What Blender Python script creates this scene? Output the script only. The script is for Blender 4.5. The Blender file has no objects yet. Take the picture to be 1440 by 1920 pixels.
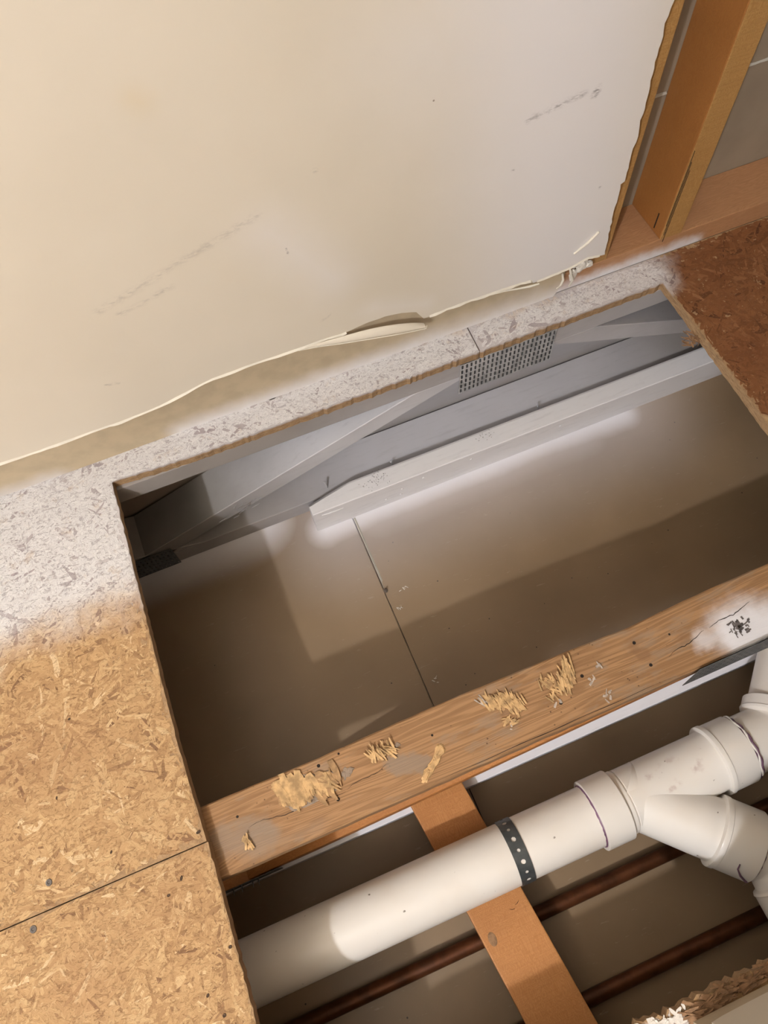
import bpy, bmesh, math, random
import numpy as np
from mathutils import Vector, Matrix
from mathutils.geometry import tessellate_polygon
random.seed(7); rng = np.random.default_rng(7)
S = bpy.context.scene; COL = S.collection

# ------------------------------------------------------------ camera, world, lights, exposure
CAM_Z = 0.98
R = ((0.9249334210395104, -0.37718266353324253, -0.04723774946029325),
     (0.3605079308187568, 0.8309828435782379, 0.42367622720103976),
     (-0.12054956848070075, -0.40890188555263146, 0.9045811459070793))   # world -> camera
cam = bpy.data.cameras.new('camera'); camo = bpy.data.objects.new('camera', cam); COL.objects.link(camo)
camo.matrix_world = Matrix.Translation((0, 0, CAM_Z)) @ Matrix(R).transposed().to_4x4()
cam.sensor_fit = 'VERTICAL'; cam.sensor_height = 36; cam.lens = 1402.97/1920*36; cam.clip_start = .02
S.camera = camo
W = bpy.data.worlds.new('world'); S.world = W; W.use_nodes = True
bg = W.node_tree.nodes['Background']; bg.inputs[0].default_value = (1.0, .97, .93, 1); bg.inputs[1].default_value = .70
def light(name, kind, loc, energy, color, target=None, **k):
    l = bpy.data.lights.new(name, kind); o = bpy.data.objects.new(name, l); COL.objects.link(o)
    l.energy = energy; l.color = color; o.location = loc
    for a, b in k.items(): setattr(l, a, b)
    if target: o.rotation_euler = (Vector(target)-Vector(loc)).to_track_quat('-Z', 'Y').to_euler()
    return o
light('work_lamp', 'POINT', (-1.316, -1.17, 1.95), 160, (.97, .965, 1.0), shadow_soft_size=.035)
light('window_daylight', 'AREA', (-2.2, -.4, 1.5), 4, (1.0, .95, .87), target=(.1, .4, .1), shape='RECTANGLE', size=1.3, size_y=1.3)
S.view_settings.view_transform = 'Standard'; S.view_settings.look = 'None'
S.view_settings.gamma = 1; S.view_settings.use_curve_mapping = False; S.view_settings.exposure = 0

# ------------------------------------------------------------ node helpers
def srgb(r, g, b):
    f = lambda c: (c/255/12.92 if c/255 <= .04045 else ((c/255+.055)/1.055)**2.4)
    return (f(r), f(g), f(b), 1)
class NT:
    def __init__(s, name):
        s.m = bpy.data.materials.new(name); s.m.use_nodes = True; s.t = s.m.node_tree; s.n = s.t.nodes; s.l = s.t.links
        s.p = s.n['Principled BSDF']
    def sock(s, i, v):
        if v is None: return
        if hasattr(v, 'links') or hasattr(v, 'is_output'): s.l.new(v, i)
        else: i.default_value = v
    def math(s, op, a, b=None, c=None, clamp=False):
        n = s.n.new('ShaderNodeMath'); n.operation = op; n.use_clamp = clamp
        s.sock(n.inputs[0], a); s.sock(n.inputs[1], b)
        if c is not None: s.sock(n.inputs[2], c)
        return n.outputs[0]
    def vmath(s, op, a, b=None, scale=None):
        n = s.n.new('ShaderNodeVectorMath'); n.operation = op
        s.sock(n.inputs[0], a); s.sock(n.inputs[1], b)
        if scale is not None: s.sock(n.inputs['Scale'], scale)
        return n.outputs['Value'] if op in ('LENGTH', 'DOT_PRODUCT') else n.outputs[0]
    def mix(s, f, a, b, bt='MIX'):
        n = s.n.new('ShaderNodeMix'); n.data_type = 'RGBA'; n.blend_type = bt
        s.sock(n.inputs[0], f); s.sock(n.inputs[6], a); s.sock(n.inputs[7], b); return n.outputs[2]
    def smooth(s, v, lo, hi, a=0., b=1.):
        n = s.n.new('ShaderNodeMapRange'); n.interpolation_type = 'SMOOTHSTEP'
        for i, x in enumerate((v, lo, hi, a, b)): s.sock(n.inputs[i], x)
        return n.outputs[0]
    def pos(s): return s.n.new('ShaderNodeNewGeometry').outputs['Position']
    def obj(s): return s.n.new('ShaderNodeTexCoord').outputs['Object']
    def uv(s): return s.n.new('ShaderNodeTexCoord').outputs['UV']
    def mapping(s, v, scale=(1, 1, 1), rot=(0, 0, 0), loc=(0, 0, 0)):
        n = s.n.new('ShaderNodeMapping'); s.sock(n.inputs[0], v)
        n.inputs[1].default_value = loc; n.inputs[2].default_value = rot; n.inputs[3].default_value = scale; return n.outputs[0]
    def noise(s, v, scale, detail=3, rough=.5, dist=0):
        n = s.n.new('ShaderNodeTexNoise'); s.sock(n.inputs['Vector'], v); n.inputs['Scale'].default_value = scale
        n.inputs['Detail'].default_value = detail; n.inputs['Roughness'].default_value = rough; n.inputs['Distortion'].default_value = dist
        return n.outputs[0]
    def voro(s, v, scale, out='Distance'):
        n = s.n.new('ShaderNodeTexVoronoi'); s.sock(n.inputs['Vector'], v); n.inputs['Scale'].default_value = scale
        return n.outputs[out]
    def ramp(s, v, stops):
        n = s.n.new('ShaderNodeValToRGB'); s.sock(n.inputs[0], v); e = n.color_ramp.elements
        e[0].position, e[0].color = stops[0]; e[1].position, e[1].color = stops[-1]
        for p_, c_ in stops[1:-1]:
            x = e.new(p_); x.color = c_
        return n.outputs[0]
    def attr(s, name):
        n = s.n.new('ShaderNodeAttribute'); n.attribute_name = name; return n.outputs['Fac']
    def bump(s, h, strength=.3, dist=.001):
        n = s.n.new('ShaderNodeBump'); s.sock(n.inputs['Height'], h); n.inputs['Strength'].default_value = strength
        n.inputs['Distance'].default_value = dist; s.l.new(n.outputs[0], s.p.inputs['Normal'])
    def spray(s, caps, namp=.03, nscale=18):
        """soft mask for primer, stains and pale areas: union of soft capsules (a, b, radius, softness, strength), roughened by noise"""
        P = s.pos(); nz = s.math('MULTIPLY', s.math('SUBTRACT', s.noise(P, nscale, 4, .6), .5), namp)
        out = None
        for a, b, r, soft, k in caps:
            A = Vector(a); BA = Vector(b)-A; L2 = max(BA.length_squared, 1e-9)
            pa = s.vmath('SUBTRACT', P, tuple(A))
            h = s.math('DIVIDE', s.vmath('DOT_PRODUCT', pa, tuple(BA)), L2, clamp=True)
            proj = s.vmath('SCALE', tuple(BA), scale=h)
            d = s.math('ADD', s.vmath('LENGTH', s.vmath('SUBTRACT', pa, proj)), nz)
            m = s.smooth(d, r-soft, r+soft, k, 0.)
            out = m if out is None else s.math('MAXIMUM', out, m)
        return out
    def done(s, col, rough=.6, metal=0., spec=None):
        s.sock(s.p.inputs['Base Color'], col); s.sock(s.p.inputs['Roughness'], rough); s.sock(s.p.inputs['Metallic'], metal)
        if spec is not None: s.p.inputs['Specular IOR Level'].default_value = spec
        return s.m
WHITE = (.74, .735, .77, 1)

# ------------------------------------------------------------ materials
FLOORSPRAY = [((-1.0, .64, 0), (-.10, .64, 0), .178, .05, 1.), ((-.2, .668, 0), (.69, .668, 0), .045, .028, 1.),
              ((.12, -.252, 0), (.185, -.258, 0), .014, .010, .95)]
def m_flakes():
    n = NT('osb_strands'); t = n.attr('tone'); uv = n.uv()
    fib = n.noise(n.mapping(uv, (1.6, 26, 1)), 3.6, 4, .68)
    base = n.ramp(t, [(0, (.20, .11, .06, 1)), (.12, (.37, .22, .105, 1)), (.5, (.52, .335, .165, 1)), (.85, (.61, .42, .22, 1)), (1, (.73, .55, .33, 1))])
    base = n.mix(n.math('MULTIPLY', n.smooth(fib, .40, .68), .60), base, (.33, .18, .08, 1))
    sep = n.n.new('ShaderNodeSeparateXYZ'); n.l.new(n.pos(), sep.inputs[0])
    red = n.smooth(sep.outputs[0], .60, .72)       # strands turn darker and redder towards the right-hand sheet
    big = n.noise(n.pos(), 6, 3)
    base = n.mix(n.math('MULTIPLY', n.smooth(big, .45, .72), .35), base, (.36, .20, .10, 1))
    base = n.mix(red, base, n.mix(1., base, (.42, .27, .20, 1), 'MULTIPLY'))
    sp = n.spray(FLOORSPRAY, .10, 14)
    # primer fails to reach into the fine crevices
    w = n.mix(n.smooth(fib, .42, .66), (.76, .745, .735, 1), (.50, .47, .485, 1))
    w = n.mix(n.smooth(t, .22, .0), w, (.40, .35, .36, 1))
    wear = n.smooth(n.noise(n.pos(), 34, 5, .7), .56, .72)
    sp2 = n.math('MULTIPLY', sp, n.math('SUBTRACT', 1., n.math('MULTIPLY', wear, .35)))
    cr = n.noise(n.mapping(n.pos(), (1, 1.7, 1), rot=(0, 0, .8)), 120, 5, .75, 1.2)
    crm = n.smooth(cr, .545, .62)
    base = n.mix(n.math('MULTIPLY', crm, .45), base, (.25, .13, .06, 1))
    w = n.mix(n.math('MULTIPLY', crm, .62), w, (.34, .30, .325, 1))
    n.bump(n.math('SUBTRACT', fib, crm), .6, .0009)
    return n.done(n.mix(sp2, base, w), .75, spec=.25)
def m_osb():
    n = NT('osb_board'); P = n.pos()
    a = n.noise(n.mapping(P, (1, 1, 4)), 90, 5, .7); b = n.noise(P, 420, 3, .7)
    c = n.ramp(a, [(.3, (.20, .12, .06, 1)), (.5, (.36, .23, .12, 1)), (.75, (.50, .34, .18, 1))])
    c = n.mix(n.math('MULTIPLY', b, .35), c, (.24, .13, .06, 1))
    sp = n.spray([(a_, b_, r, s_, .92) for a_, b_, r, s_, k in FLOORSPRAY[:2]], .08, 30)
    sep = n.n.new('ShaderNodeSeparateXYZ'); n.l.new(P, sep.inputs[0])
    sp = n.math('MULTIPLY', sp, n.smooth(sep.outputs[2], -.006, -.001))
    n.bump(a, .9, .002)
    return n.done(n.mix(sp, c, (.56, .53, .54, 1)), .85)
def m_wood(name, light_, dark, scale=1., spray=None, grey=0, rough=.6, grain=1., worn=False, gdir=(3, 34, 34), stains=(), warpk=5.0):
    n = NT(name); o = n.obj()
    warp = n.noise(n.mapping(o, (1.2, 6, 6)), 2.2*scale, 3, .5)
    v = n.vmath('ADD', n.mapping(o, gdir), n.vmath('SCALE', (0, 1, .7), scale=n.math('MULTIPLY', warp, warpk)))
    rings = n.noise(v, 3.2*scale, 2, .4)
    bands = n.math('ABSOLUTE', n.math('SINE', n.math('MULTIPLY', rings, 34.)))
    fine = n.noise(n.mapping(o, (9, 330, 330)), 2.2, 3, .6)
    c = n.mix(n.math('MULTIPLY', n.smooth(bands, .35, 1.), .62*grain), light_, dark)
    c = n.mix(n.math('MULTIPLY', n.smooth(fine, .42, .72), .28*grain), c, tuple(x*.55 for x in dark[:3])+(1,))
    blotch = n.noise(o, 7*scale, 4, .55)
    c = n.mix(n.math('MULTIPLY', n.smooth(blotch, .45, .75), .3), c, tuple(x*.75 for x in dark[:3])+(1,))
    if worn:
        d = n.smooth(n.noise(n.mapping(o, (3, 8, 8)), 3.3, 5, .65), .53, .64)
        c = n.mix(n.math('MULTIPLY', d, .55), c, (.27, .20, .14, 1))
        s_ = n.smooth(n.voro(o, 110), .16, .05)
        c = n.mix(n.math('MULTIPLY', s_, n.smooth(n.noise(o, 16, 2), .5, .62)), c, (.10, .055, .03, 1))
    for caps_, col_ in stains: c = n.mix(n.spray(caps_, .03, 45), c, col_)
    if spray:
        c = n.mix(n.spray(spray, .035, 26), c, WHITE)
    n.bump(n.math('ADD', n.math('MULTIPLY', bands, .35), fine), .35, .0006)
    return n.done(c, rough, spec=.3)
def m_primed(name, base, caps, whitec=WHITE, rough=.62, speck=True, namp=.03):
    n = NT(name); P = n.pos()
    c = n.mix(n.smooth(n.noise(P, 9, 4), .35, .7), base, tuple(x*.82 for x in base[:3])+(1,))
    if speck:
        c = n.mix(n.smooth(n.voro(P, 75), .035, .02), c, (.06, .045, .035, 1))
    sp = n.spray(caps, namp, 12)
    w = n.mix(n.smooth(n.noise(n.mapping(P, (2, 14, 14)), 8, 5, .65), .5, .78), whitec, tuple(x*.86 for x in whitec[:3])+(1,))
    n.bump(n.noise(P, 260, 3), .12, .0005)
    return n.done(n.mix(sp, c, w), rough, spec=.35)
TR_CAPS = [((.22, .69, -.25), (.62, .69, -.2), .16, .17, .95)]
M = {}; ZT_ = -.0183
M['flake'] = m_flakes(); M['osb'] = m_osb()
M['beam'] = m_wood('weathered_chord_wood', (.37, .21, .100, 1), (.20, .105, .047, 1), grain=.9, worn=True, rough=.7, scale=.6, gdir=(1.3, 34, 34), warpk=2.2,
    stains=[([((.015, .118, ZT_), (.045, .104, ZT_), .012, .004, .75), ((-.215, .115, ZT_), (-.17, .10, ZT_), .018, .010, .65), ((-.20, .09, ZT_), (-.10, .085, ZT_), .004, .012, .4)], (.255, .195, .145, 1)),
        ([((.366, .128, ZT_), (.372, .120, ZT_), .008, .004, .6), ((.43, .12, ZT_), (.45, .10, ZT_), .004, .006, .5)], (.22, .12, .06, 1))],
    spray=[((.505, .098, -.018), (.56, .085, -.018), .036, .022, .98), ((.455, .105, -.018), (.49, .1, -.018), .012, .01, .6)])
M['web'] = m_wood('orange_web_wood', (.50, .22, .07, 1), (.34, .125, .034, 1), grain=.6, rough=.5)
M['board'] = m_wood('orange_board_wood', (.52, .24, .085, 1), (.36, .14, .04, 1), grain=.55, rough=.5, gdir=(34, 3, 34))
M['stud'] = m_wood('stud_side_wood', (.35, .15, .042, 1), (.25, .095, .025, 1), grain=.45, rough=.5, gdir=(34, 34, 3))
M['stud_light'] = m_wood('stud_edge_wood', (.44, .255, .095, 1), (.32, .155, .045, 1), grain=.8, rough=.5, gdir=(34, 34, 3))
M['plate'] = m_wood('sole_plate_wood', (.44, .235, .12, 1), (.32, .155, .07, 1), grain=.6, rough=.55,
    spray=[((.1, .697, .0), (.80, .697, 0), .016, .016, .95)])
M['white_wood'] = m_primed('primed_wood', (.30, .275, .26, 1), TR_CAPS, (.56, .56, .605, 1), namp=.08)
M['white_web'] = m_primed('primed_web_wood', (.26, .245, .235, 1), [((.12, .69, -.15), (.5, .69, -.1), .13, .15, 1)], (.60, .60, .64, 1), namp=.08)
M['white_chord'] = m_primed('primed_lower_chord', (.55, .55, .58, 1), [((-.1, .1, -.285), (1, .1, -.285), .1, .03, 1)], (.80, .80, .86, 1))
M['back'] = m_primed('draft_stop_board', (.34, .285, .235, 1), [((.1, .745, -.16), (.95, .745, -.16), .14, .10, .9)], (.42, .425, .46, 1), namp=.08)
M['ledger'] = m_primed('primed_ledger', (.50, .44, .42, 1), [((.04, .62, -.28), (.85, .62, -.28), .09, .06, 1)], (.76, .75, .77, 1), namp=.1)
# lower ceiling board: grey brown paper, primed beside the ledger
def m_lower():
    n = NT('ceiling_board_paper'); P = n.pos()
    base = n.mix(n.smooth(n.noise(P, 5, 4), .3, .72), (.265, .185, .112, 1), (.21, .145, .085, 1))
    sc = n.noise(n.mapping(P, (8, 40, 1), rot=(0, 0, .6)), 5, 4, .7)
    base = n.mix(n.math('MULTIPLY', n.smooth(sc, .64, .72), .22), base, (.50, .43, .36, 1))
    base = n.mix(n.smooth(n.voro(P, 26), .04, .03), base, (.05, .035, .025, 1))
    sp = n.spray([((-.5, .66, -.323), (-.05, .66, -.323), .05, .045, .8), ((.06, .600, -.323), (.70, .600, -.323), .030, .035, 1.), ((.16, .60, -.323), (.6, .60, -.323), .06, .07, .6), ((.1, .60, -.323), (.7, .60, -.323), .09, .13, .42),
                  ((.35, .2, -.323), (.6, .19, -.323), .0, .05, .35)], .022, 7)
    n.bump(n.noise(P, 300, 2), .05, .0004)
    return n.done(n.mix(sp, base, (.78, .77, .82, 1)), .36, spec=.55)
M['lower'] = m_lower()
def m_wall():
    n = NT('cream_wall_paint'); P = n.pos()
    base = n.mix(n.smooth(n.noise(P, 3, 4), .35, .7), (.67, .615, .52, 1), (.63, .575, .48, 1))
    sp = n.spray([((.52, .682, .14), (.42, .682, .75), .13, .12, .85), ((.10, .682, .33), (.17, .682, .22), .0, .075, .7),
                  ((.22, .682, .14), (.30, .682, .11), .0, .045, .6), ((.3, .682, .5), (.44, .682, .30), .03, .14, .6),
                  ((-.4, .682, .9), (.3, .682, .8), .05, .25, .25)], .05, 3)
    c = n.mix(sp, base, (.77, .755, .78, 1))  # soft cool white areas over the cream base
    c = n.mix(n.spray([((.007, .682, .531), (.012, .682, .525), .004, .022, .35)], .0, 3), c, (.62, .48, .26, 1))
    # scuffs and rub marks, broken up by fine noise
    fine = n.noise(n.mapping(P, (1, 1, 3.), rot=(0, .5, 0)), 75, 5, .8)
    marks = n.spray([((.521, .682, .378), (.519, .682, .375), .0045, .004, 1), ((.43, .682, .368), (.505, .682, .380), .001, .006, .8),
                     ((.418, .682, .302), (.420, .682, .302), .001, .002, .8), ((.561, .682, .223), (.561, .682, .222), .001, .002, .9),
                     ((.115, .682, .300), (.116, .682, .292), .0005, .0012, .9), ((.165, .682, .394), (.167, .682, .394), .002, .003, .6),
                     ((-.12, .682, .30), (.09, .682, .36), .001, .009, .45), ((-.10, .682, .285), (-.03, .682, .30), .001, .007, .45),
                     ((.14, .682, .152), (.155, .682, .158), .001, .004, .6), ((-.16, .682, .175), (-.145, .682, .17), .001, .003, .6)], .01, 60)
    c = n.mix(n.math('MULTIPLY', marks, n.smooth(fine, .42, .60)), c, (.16, .14, .15, 1))
    c = n.mix(n.smooth(n.voro(P, 13), .020, .012), c, (.30, .25, .2, 1))
    n.bump(n.noise(P, 120, 3), .10, .0006)
    return n.done(c, .55, spec=.35)
M['wall'] = m_wall()
def m_plain(name, col, rough=.6, metal=0, bump=0, var=.12, vs=40, spec=.4, caps=None, wc=WHITE):
    n = NT(name); P = n.pos()
    c = n.mix(n.smooth(n.noise(P, vs, 4), .35, .7), col, tuple(x*(1-var) for x in col[:3])+(1,))
    if caps: c = n.mix(n.spray(caps, .02, 30), c, wc)
    if bump: n.bump(n.noise(P, vs*3, 4, .6), bump, .001)
    return n.done(c, rough, metal, spec)
M['strip'] = m_plain('tan_base_strip_paint', (.47, .385, .265, 1), .6, caps=[((-.6, .694, -.004), (-.3, .694, -.004), .016, .02, .6), ((-.1, .694, 0), (.62, .694, 0), .016, .026, .85), ((.3, .694, .012), (.5, .694, .015), .01, .03, .6)])
M['paper'] = m_plain('torn_paper', (.72, .675, .585, 1), .8, bump=.2)
M['gypsum'] = m_plain('broken_gypsum', (.76, .72, .66, 1), .9, bump=.8, vs=120)
M['brownpaper'] = m_plain('torn_brown_paper', (.33, .19, .10, 1), .85, bump=.8, vs=120, var=.4)
M['cavity'] = m_plain('cavity_backing', (.30, .245, .185, 1), .7, var=.15, vs=12)
M['mud'] = m_plain('joint_compound', (.52, .50, .45, 1), .8, bump=.4)
def m_pvc(name, base=(.80, .765, .72, 1), smear=()):
    n = NT(name); P = n.pos()
    c = n.mix(n.smooth(n.noise(P, 12, 3), .4, .7), base, (.77, .72, .66, 1))
    sp = n.smooth(n.voro(n.mapping(P, (1, 1.4, 1), rot=(0, 0, .7)), 42), .10, .05)
    c = n.mix(n.math('MULTIPLY', sp, n.smooth(n.noise(P, 60, 3), .53, .6)), c, (.16, .13, .10, 1))
    sc = n.noise(n.mapping(P, (14, 60, 30), rot=(0, 0, .5)), 4, 5, .8)
    c = n.mix(n.math('MULTIPLY', n.smooth(sc, .67, .76), .5), c, (.42, .37, .30, 1))
    if smear:
        c = n.mix(n.math('MULTIPLY', n.spray(list(smear), .018, 90), n.smooth(n.noise(P, 85, 4), .40, .6)), c, (.36, .22, .20, 1))
    return n.done(c, .30, spec=.5)
M['pvc'] = m_pvc('white_pvc')
M['fitting'] = m_pvc('fitting_pvc', (.78, .75, .71, 1), smear=[((.405, -.035, -.16), (.42, -.03, -.16), .004, .008, .55), ((.37, -.012, -.165), (.385, -.012, -.165), .003, .007, .4),
    ((.34, -.02, -.16), (.35, -.022, -.16), .002, .006, .7), ((.36, -.045, -.16), (.372, -.042, -.16), .002, .006, .85), ((.425, -.015, -.16), (.43, -.01, -.16), .002, .006, .4)])
M['primer'] = m_plain('purple_primer', (.20, .10, .17, 1), .4, var=.4, vs=90)
M['steel'] = m_plain('galvanised_steel', (.24, .26, .27, 1), .42, .75, var=.35, vs=120, spec=.5)
M['strap'] = m_plain('dark_zinc_strap', (.085, .095, .10, 1), .38, .35, var=.3, vs=60, spec=.6)
M['gusset'] = m_plain('primed_gusset_steel', (.52, .53, .55, 1), .42, .45, var=.35, vs=60, caps=[((.33, .645, -.04), (.40, .645, -.02), .02, .03, .6)], wc=(.66, .66, .69, 1))
M['gusset_grey'] = m_plain('dull_gusset_steel', (.13, .135, .14, 1), .55, .4, var=.3, vs=90)
M['copper'] = m_plain('tarnished_copper', (.12, .042, .016, 1), .42, .5, var=.5, vs=30)
M['dark'] = m_plain('dark_hole', (.02, .013, .009, 1), .9)
M['screw'] = m_plain('screw_head', (.20, .18, .17, 1), .35, .85)
M['splinter'] = m_plain('pale_wood_splinters', (.62, .40, .19, 1), .8, var=.45, vs=110, bump=.5)
M['splinter_dark'] = m_plain('tan_wood_splinters', (.43, .26, .125, 1), .8, var=.4, vs=110, bump=.5)
M['glue'] = m_plain('grey_glue_residue', (.31, .235, .175, 1), .7, var=.35, vs=90, bump=.7)
M['scuff'] = m_plain('grey_scuff', (.36, .34, .36, 1), .7, var=.4, vs=160)
M['pit'] = m_plain('brown_pit', (.075, .045, .028, 1), .9)
M['smear'] = m_plain('pale_filler_smear', (.52, .44, .37, 1), .8, var=.4, vs=160)
M['knot'] = m_plain('dark_knot', (.15, .13, .125, 1), .7, var=.6, vs=150, bump=.9)
M['rim'] = m_plain('hidden_board', (.35, .22, .11, 1), .8, var=.3, vs=15)

# ------------------------------------------------------------ object helpers
def tag(o, label=None, cat=None, group=None, kind=None):
    if label: o['label'] = label
    if cat: o['category'] = cat
    if group: o['group'] = group
    if kind: o['kind'] = kind
    return o
def empty(name, loc=(0, 0, 0), **k):
    o = bpy.data.objects.new(name, None); COL.objects.link(o); o.location = loc; o.empty_display_size = .02
    return tag(o, **k)
def mesh_obj(name, me, mat, parent=None, smooth=False, **k):
    o = bpy.data.objects.new(name, me); COL.objects.link(o)
    if mat: me.materials.append(mat)
    if smooth: me.polygons.foreach_set('use_smooth', [True]*len(me.polygons))
    if parent:
        o.parent = parent
        p = parent; off = Vector((0, 0, 0))
        while p: off += p.location; p = p.parent
        o.location = -off
    return tag(o, **k)
def from_bm(name, bm, mat, parent=None, smooth=False, **k):
    bmesh.ops.recalc_face_normals(bm, faces=bm.faces[:])
    me = bpy.data.meshes.new(name); bm.to_mesh(me); bm.free()
    o = mesh_obj(name, me, mat, parent, smooth, **k)
    return o
def bm_box(bm, x0, x1, y0, y1, z0, z1, bev=0., mat=None):
    vs = [bm.verts.new((x, y, z)) for x in (x0, x1) for y in (y0, y1) for z in (z0, z1)]
    fs = [bm.faces.new([vs[i] for i in f]) for f in ((0, 1, 3, 2), (4, 6, 7, 5), (0, 4, 5, 1), (2, 3, 7, 6), (0, 2, 6, 4), (1, 5, 7, 3))]
    if bev:
        es = list({e for f in fs for e in f.edges})
        bmesh.ops.bevel(bm, geom=es, offset=bev, segments=2, affect='EDGES', profile=.6)
    if mat is not None: bmesh.ops.transform(bm, matrix=mat, verts=bm.verts[:])
def box(name, x0, x1, y0, y1, z0, z1, mat, parent=None, bev=.0015, mtx=None, **k):
    bm = bmesh.new(); bm_box(bm, x0, x1, y0, y1, z0, z1, bev, mtx)
    return from_bm(name, bm, mat, parent, **k)
def prism(name, pts, axis, a, b, mat, parent=None, bev=0., **k):
    """extrude a polygon: axis 'z' -> pts (x,y); axis 'y' -> pts (x,z)"""
    bm = bmesh.new(); mk = (lambda p, t: (p[0], p[1], t)) if axis == 'z' else (lambda p, t: (p[0], t, p[1]))
    A = [bm.verts.new(mk(p, a)) for p in pts]; B = [bm.verts.new(mk(p, b)) for p in pts]; n = len(pts)
    for i in range(n): bm.faces.new((A[i], A[(i+1) % n], B[(i+1) % n], B[i]))
    if bev:
        f1 = bm.faces.new(A); f2 = bm.faces.new(B)
        bmesh.ops.bevel(bm, geom=list(f1.edges)+list(f2.edges), offset=bev, segments=1, affect='EDGES')
    else:
        for tri in tessellate_polygon([[Vector((p[0], p[1], 0)) for p in pts]]):
            bm.faces.new([A[i] for i in tri]); bm.faces.new([B[i] for i in tri])
    return from_bm(name, bm, mat, parent, **k)
def rough_line(p, q, step, amp):
    """points from p (incl.) to q (excl.) with a saw-cut wobble"""
    p = Vector(p); q = Vector(q); d = q-p; n = max(1, int(d.length/step)); nr = Vector((-d.y, d.x)).normalized()
    out = []
    for i in range(n):
        w = random.gauss(0, amp) if 0 < i else 0
        out.append(tuple(p+d*i/n+nr*w))
    return out
def frame_(d):
    d = d.normalized(); up = Vector((0, 0, 1)) if abs(d.z) < .9 else Vector((1, 0, 0))
    u = d.cross(up).normalized(); return u, u.cross(d).normalized()
def bm_sweep(bm, path, radii, seg=48, cap=True):
    rings = []
    for i, p in enumerate(path):
        p = Vector(p); d = Vector(path[min(i+1, len(path)-1)])-Vector(path[max(i-1, 0)])
        if d.length < 1e-9: d = Vector(path[-1])-Vector(path[0])
        u, v = frame_(d)
        rings.append([bm.verts.new(p+(u*math.cos(t)+v*math.sin(t))*radii[i]) for t in (2*math.pi*k/seg for k in range(seg))])
    for a, b in zip(rings, rings[1:]):
        for k in range(seg): bm.faces.new((a[k], a[(k+1) % seg], b[(k+1) % seg], b[k]))
    if cap:
        bm.faces.new(rings[0]); bm.faces.new(rings[-1])
def bm_turn(bm, o, d, prof, seg=64):
    """lathe: prof = [(dist along d, radius)...] from origin o; hollow profiles allowed"""
    o = Vector(o); d = Vector(d).normalized(); u, v = frame_(d); rings = []
    for s, r in prof:
        rings.append([bm.verts.new(o+d*s+(u*math.cos(t)+v*math.sin(t))*r) for t in (2*math.pi*k/seg for k in range(seg))])
    for a, b in zip(rings, rings[1:]):
        for k in range(seg): bm.faces.new((a[k], a[(k+1) % seg], b[(k+1) % seg], b[k]))
def auto_smooth(o, ang=35):
    me = o.data; me.polygons.foreach_set('use_smooth', [True]*len(me.polygons))
    bm = bmesh.new(); bm.from_mesh(me); lim = math.radians(ang)
    for e in bm.edges:
        if len(e.link_faces) == 2 and e.calc_face_angle(0) > lim: e.smooth = False
    bm.to_mesh(me); bm.free()
def inside(px, py, poly):
    n = len(poly); r = np.zeros(px.shape, bool); j = n-1
    for i in range(n):
        xi, yi = poly[i]; xj, yj = poly[j]
        if yi != yj:
            c = ((yi > py) != (yj > py)) & (px < (xj-xi)*(py-yi)/(yj-yi)+xi); r ^= c
        j = i
    return r
def flakes(name, poly, count, z, parent, mat, L=(.008, .060), Wd=(.0018, .014), bounds=None, zr=.0006, tilt=.004, label=None):
    """thin wood strands lying in the board surface, one joined mesh"""
    if bounds is None:
        xs = [p[0] for p in poly]; ys = [p[1] for p in poly]; bounds = (min(xs), max(xs), min(ys), max(ys))
    tpl = np.array([(-1, -.35), (-.72, -1), (.66, -.92), (1, -.15), (.86, .55), (.35, 1), (-.55, .86), (-.9, .3)])
    cx = rng.uniform(bounds[0], bounds[1], count); cy = rng.uniform(bounds[2], bounds[3], count)
    ln = L[0]+(L[1]-L[0])*rng.beta(1.4, 2.6, count); wd = np.minimum(Wd[0]+(Wd[1]-Wd[0])*rng.beta(1.2, 3., count), ln*.38)
    an = rng.uniform(0, 2*np.pi, count)
    t = np.repeat(tpl[None], count, 0)+rng.uniform(-.22, .22, (count, 8, 2))
    lx = t[:, :, 0]*ln[:, None]/2; ly = t[:, :, 1]*wd[:, None]/2
    ly += (lx**2)*rng.uniform(-6, 6, count)[:, None]
    X = cx[:, None]+lx*np.cos(an)[:, None]-ly*np.sin(an)[:, None]; Y = cy[:, None]+lx*np.sin(an)[:, None]+ly*np.cos(an)[:, None]
    Z = z+rng.uniform(.0001, zr, count)[:, None]+lx*rng.normal(0, tilt, count)[:, None]+ly*rng.normal(0, tilt*5, count)[:, None]
    ok = inside(X, Y, poly).all(1)
    X, Y, Z, lx, ly = X[ok], Y[ok], np.clip(Z[ok], z-.0015, z+.0016), lx[ok], ly[ok]; n = len(X)
    me = bpy.data.meshes.new(name)
    V = np.stack([X, Y, Z], 2).reshape(-1, 3)
    me.vertices.add(n*8); me.vertices.foreach_set('co', V.ravel())
    me.loops.add(n*8); me.loops.foreach_set('vertex_index', np.arange(n*8, dtype=np.int32))
    me.polygons.add(n); me.polygons.foreach_set('loop_start', np.arange(0, n*8, 8, dtype=np.int32))
    me.polygons.foreach_set('loop_total', np.full(n, 8, dtype=np.int32))
    me.update(calc_edges=True)
    uv = me.uv_layers.new(name='UVMap'); off = rng.uniform(0, 50, (n, 1, 2))
    U = np.stack([lx*18, ly*18], 2)+off; uv.data.foreach_set('uv', U.reshape(-1, 2).ravel())
    at = me.attributes.new('tone', 'FLOAT', 'FACE'); tone = np.clip(rng.normal(.48, .23, n), .05, 1)
    tone[rng.random(n) < .012] = 0; at.data.foreach_set('value', tone)
    me.validate()
    return mesh_obj(name, me, mat, parent, kind='stuff', label=label)
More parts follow.
